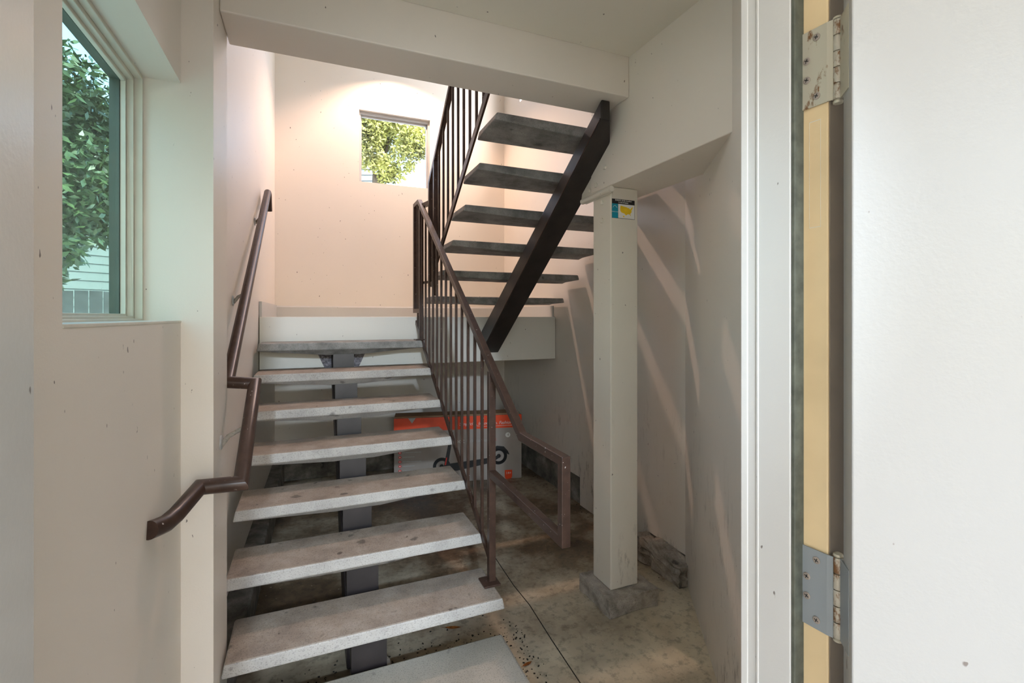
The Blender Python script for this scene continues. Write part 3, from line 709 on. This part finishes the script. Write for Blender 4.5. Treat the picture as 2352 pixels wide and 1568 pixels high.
# ------------------------------------------------------------------ outside
b = bm_new(); slab(b, [(-40, -25), (40, -25), (40, 50), (-40, 50)], ZF-.25, ZF-.152); struct('ground', b, 'ground')
b = bm_new(); slab(b, [(-3.0, -2.6), (3.4, -2.6), (3.4, .42), (-3.0, .42)], 1.25, 1.40); struct('sun_block_slab', b, 'ceil')  # unseen slab added to keep sun and sky off the doorway
b = bm_new(); slab(b, [(2.5, -2.6), (2.7, -2.6), (2.7, .75), (2.5, .75)], ZF-.15, 1.25); slab(b, [(1.1, -2.6), (2.5, -2.6), (2.5, -2.4), (1.1, -2.4)], ZF-.15, 1.25); slab(b, [(-1.7, -2.6), (-1.5, -2.6), (-1.5, .40), (-1.7, .40)], ZF-.15, 1.25); struct('sky_block_wall', b, 'wall')  # unseen walls added to cut the daylight reaching the door leaf
b = bm_new(); slab(b, [(-2.2, -2.4), (2.6, -2.4), (2.6, .42), (-2.2, .42)], ZF-.15, ZF-.01); struct('porch_floor', b, 'ground')
def leaf_cloud(name, blobs, count, size, mat, parent, seed):
    rd = random.Random(seed); b = bm_new(); tot = sum(r[3]**2 for r in blobs)
    for cx, cy, cz, r in blobs:
        for i in range(int(count*r*r/tot)):
            d = Vector((rd.gauss(0, 1), rd.gauss(0, 1), rd.gauss(0, 1))).normalized()*(r*rd.random()**.45)
            c = Vector((cx, cy, cz)) + d*Vector((1, 1, .85)).length/1.65
            a = Vector((rd.gauss(0, 1), rd.gauss(0, 1), rd.gauss(-.5, .6))).normalized(); n2 = a.orthogonal().normalized()
            n2 = Matrix.Rotation(rd.uniform(0, 6.28), 3, a) @ n2; s = size*rd.uniform(.6, 1.3)
            v = [b.verts.new(c), b.verts.new(c+a*s*.45+n2*s*.2), b.verts.new(c+a*s), b.verts.new(c+a*s*.45-n2*s*.2)]
            b.faces.new(v)
    return finish(name, b, mat, parent)
def tree(base, label, blobs, count, size, mat, seed, trunk, branches):
    t = thing('tree', base, label, 'tree')
    b = bm_new(); sweep(b, trunk, .09, 10)
    finish('trunk', b, 'bark', t, 0, True)
    for br in branches:
        b = bm_new(); sweep(b, br, .03, 8); finish('branch', b, 'bark', t, 0, True)
    leaf_cloud('foliage', blobs, count, size, mat, t, seed)
def at(u, v, d):     # a point d metres deep along the pixel (u, v), for setting out the far trees
    dx = (u-1176)/F; c, s = math.cos(.3965), math.sin(.3965)
    return Vector(((dx*c+s)*d, (-dx*s+c)*d, (726.7-v)/F*d))
B = [at(u, v, d) for u, v, d in ((120, 190, 5.2), (180, 270, 5.6), (240, 300, 6.0), (150, 400, 5.2), (225, 420, 5.8), (165, 490, 5.2), (245, 505, 6.0), (145, 575, 4.8), (60, 350, 5.4), (40, 520, 5.2), (120, 640, 4.6))]
rr = [.50, .36, .40, .55, .55, .38, .34, .17, .9, .6, .11]
tree((-3.4, 4.9, ZF-.15), 'dark green broad-leaved tree outside the large left window', [(p.x, p.y, p.z, r) for p, r in zip(B, rr)], 17000, .11, 'leafL', 3,
     [(-3.4, 4.9, ZF-.15), (-3.35, 4.95, .2), (-3.1, 5.0, 1.4), (-2.9, 5.1, 2.6)], [[(-3.25, 4.95, .7), tuple(B[5])], [(-3.1, 5, 1.4), tuple(B[4])], [(-3.0, 5.05, 2.1), tuple(B[2])]])
Bb = [at(u, v, d) for u, v, d in ((850, 300, 10.5), (900, 290, 11), (950, 300, 10.5), (985, 305, 11), (840, 350, 10.5), (885, 335, 11.2), (935, 345, 10.6), (880, 375, 10.8), (905, 395, 11), (880, 410, 11), (860, 270, 10.6), (920, 265, 10.6), (970, 350, 11), (825, 310, 11), (940, 383, 11))]
rb = [.36, .38, .42, .34, .36, .26, .34, .28, .24, .16, .5, .5, .16, .5, .12]
tree((1.3, 11.4, ZF-.15), 'sunlit yellow-green tree seen through the landing window', [(p.x, p.y, p.z, r) for p, r in zip(Bb, rb)], 17000, .10, 'leafB', 5,
     [(1.3, 11.4, ZF-.15), (1.35, 11.4, 1.5), (1.4, 11.3, 3.2)], [[(1.4, 11.3, 3.0), tuple(Bb[3])], [(1.35, 11.4, 2.6), tuple(Bb[1])], [(1.38, 11.35, 2.9), tuple(Bb[0])]])
# lap-sided neighbour house beyond the left window
hd = Vector((math.sin(R(50)), math.cos(R(50)), 0)); hn = Vector((hd.y, -hd.x, 0)); hb = at(210, 727, 9.6)
hs = thing('neighbour_house', (hb.x, hb.y, ZF-.15), 'grey house with lap siding behind the fence, seen through the left window', 'house')
b = bm_new()
for i in range(26):
    z0 = ZF-.1 + i*.170
    a = hb - hd*7; c = hb + hd*5
    prof = [Vector((0, 0, z0)) + hn*.0, Vector((0, 0, z0)) + hn*.03, Vector((0, 0, z0+.168)) + hn*.012, Vector((0, 0, z0+.168))]
    prism(b, [Vector((a.x, a.y, 0))+q for q in prof], c-a)
finish('lap_siding', b, 'siding', hs)
b = bm_new(); a = hb-hd*7-hn*.01; c = hb+hd*5-hn*.01; d = hn*-3.0
slab(b, [a, c, c+d, a+d], ZF-.15, 2.9); finish('house_body', b, 'extframe', hs)
b = bm_new(); q = at(192, 560, 9.55); q = Vector((q.x, q.y, 0))
hw = at(170, 727, 9.5)
prism(b, [Vector((hw.x, hw.y, .85))-hd*.5+hn*.05, Vector((hw.x, hw.y, .85))+hd*.35+hn*.05, Vector((hw.x, hw.y, 1.9))+hd*.35+hn*.05, Vector((hw.x, hw.y, 1.9))-hd*.5+hn*.05], hn*.03)
finish('window_trim', b, 'trim', hs)
# board fence
fb = at(205, 727, 6.2); fd = Vector((math.sin(R(58)), math.cos(R(58)), 0)); fn = Vector((fd.y, -fd.x, 0))
fe = thing('board_fence', (fb.x, fb.y, ZF-.15), 'weathered vertical board fence in front of the grey sided house', 'fence')
b = bm_new()
for i in range(-22, 16):
    p = Vector((fb.x, fb.y, 0)) + fd*(i*.145); j = random.uniform(-.006, .006)
    slab(b, [p+fn*j, p+fd*.131+fn*j, p+fd*.131+fn*(j+.018), p+fn*(j+.018)], ZF-.15, .325+random.uniform(-.006, .006))
finish('boards', b, 'fence', fe)
b = bm_new(); p = Vector((fb.x, fb.y, 0))-fn*.03
for z in (-1.2, -.1): bar(b, p-fd*3.2+Vector((0, 0, z)), p+fd*2.3+Vector((0, 0, z)), .04, .09)
finish('fence_rail', b, 'fence', fe)
# neighbour building glimpsed in the landing window with a rotated sign
nb = at(835, 727, 13.0); ne = at(856, 727, 13.0)
ns = thing('far_house', ((nb.x+ne.x)/2-.6, (nb.y+ne.y)/2+.5, ZF-.15), 'pale sided house corner low in the landing window behind the tree', 'house')
b = bm_new(); dv = (ne-nb).normalized(); pv = Vector((-dv.y, dv.x, 0))
for i in range(36):
    z0 = ZF + .1 + i*.155; a = nb - dv*1.2; w = dv*(1.2+(ne-nb).length)
    prism(b, [Vector((a.x, a.y, z0))-pv*.03, Vector((a.x, a.y, z0)), Vector((a.x, a.y, z0+.15)), Vector((a.x, a.y, z0+.15))-pv*.012], w)
finish('lap_siding', b, 'siding', ns)
b = bm_new(); a = nb - dv*1.2; slab(b, [a, ne, ne+pv*1.2, a+pv*1.2], ZF-.15, 4.25); finish('house_body', b, 'siding', ns)
sg = at(834, 384, 12.9)
text_mesh('sign_lettering', 'ID', .14, (sg.x, sg.y, sg.z), (0, 0, 1), -dv, 'ink', ns, .004)
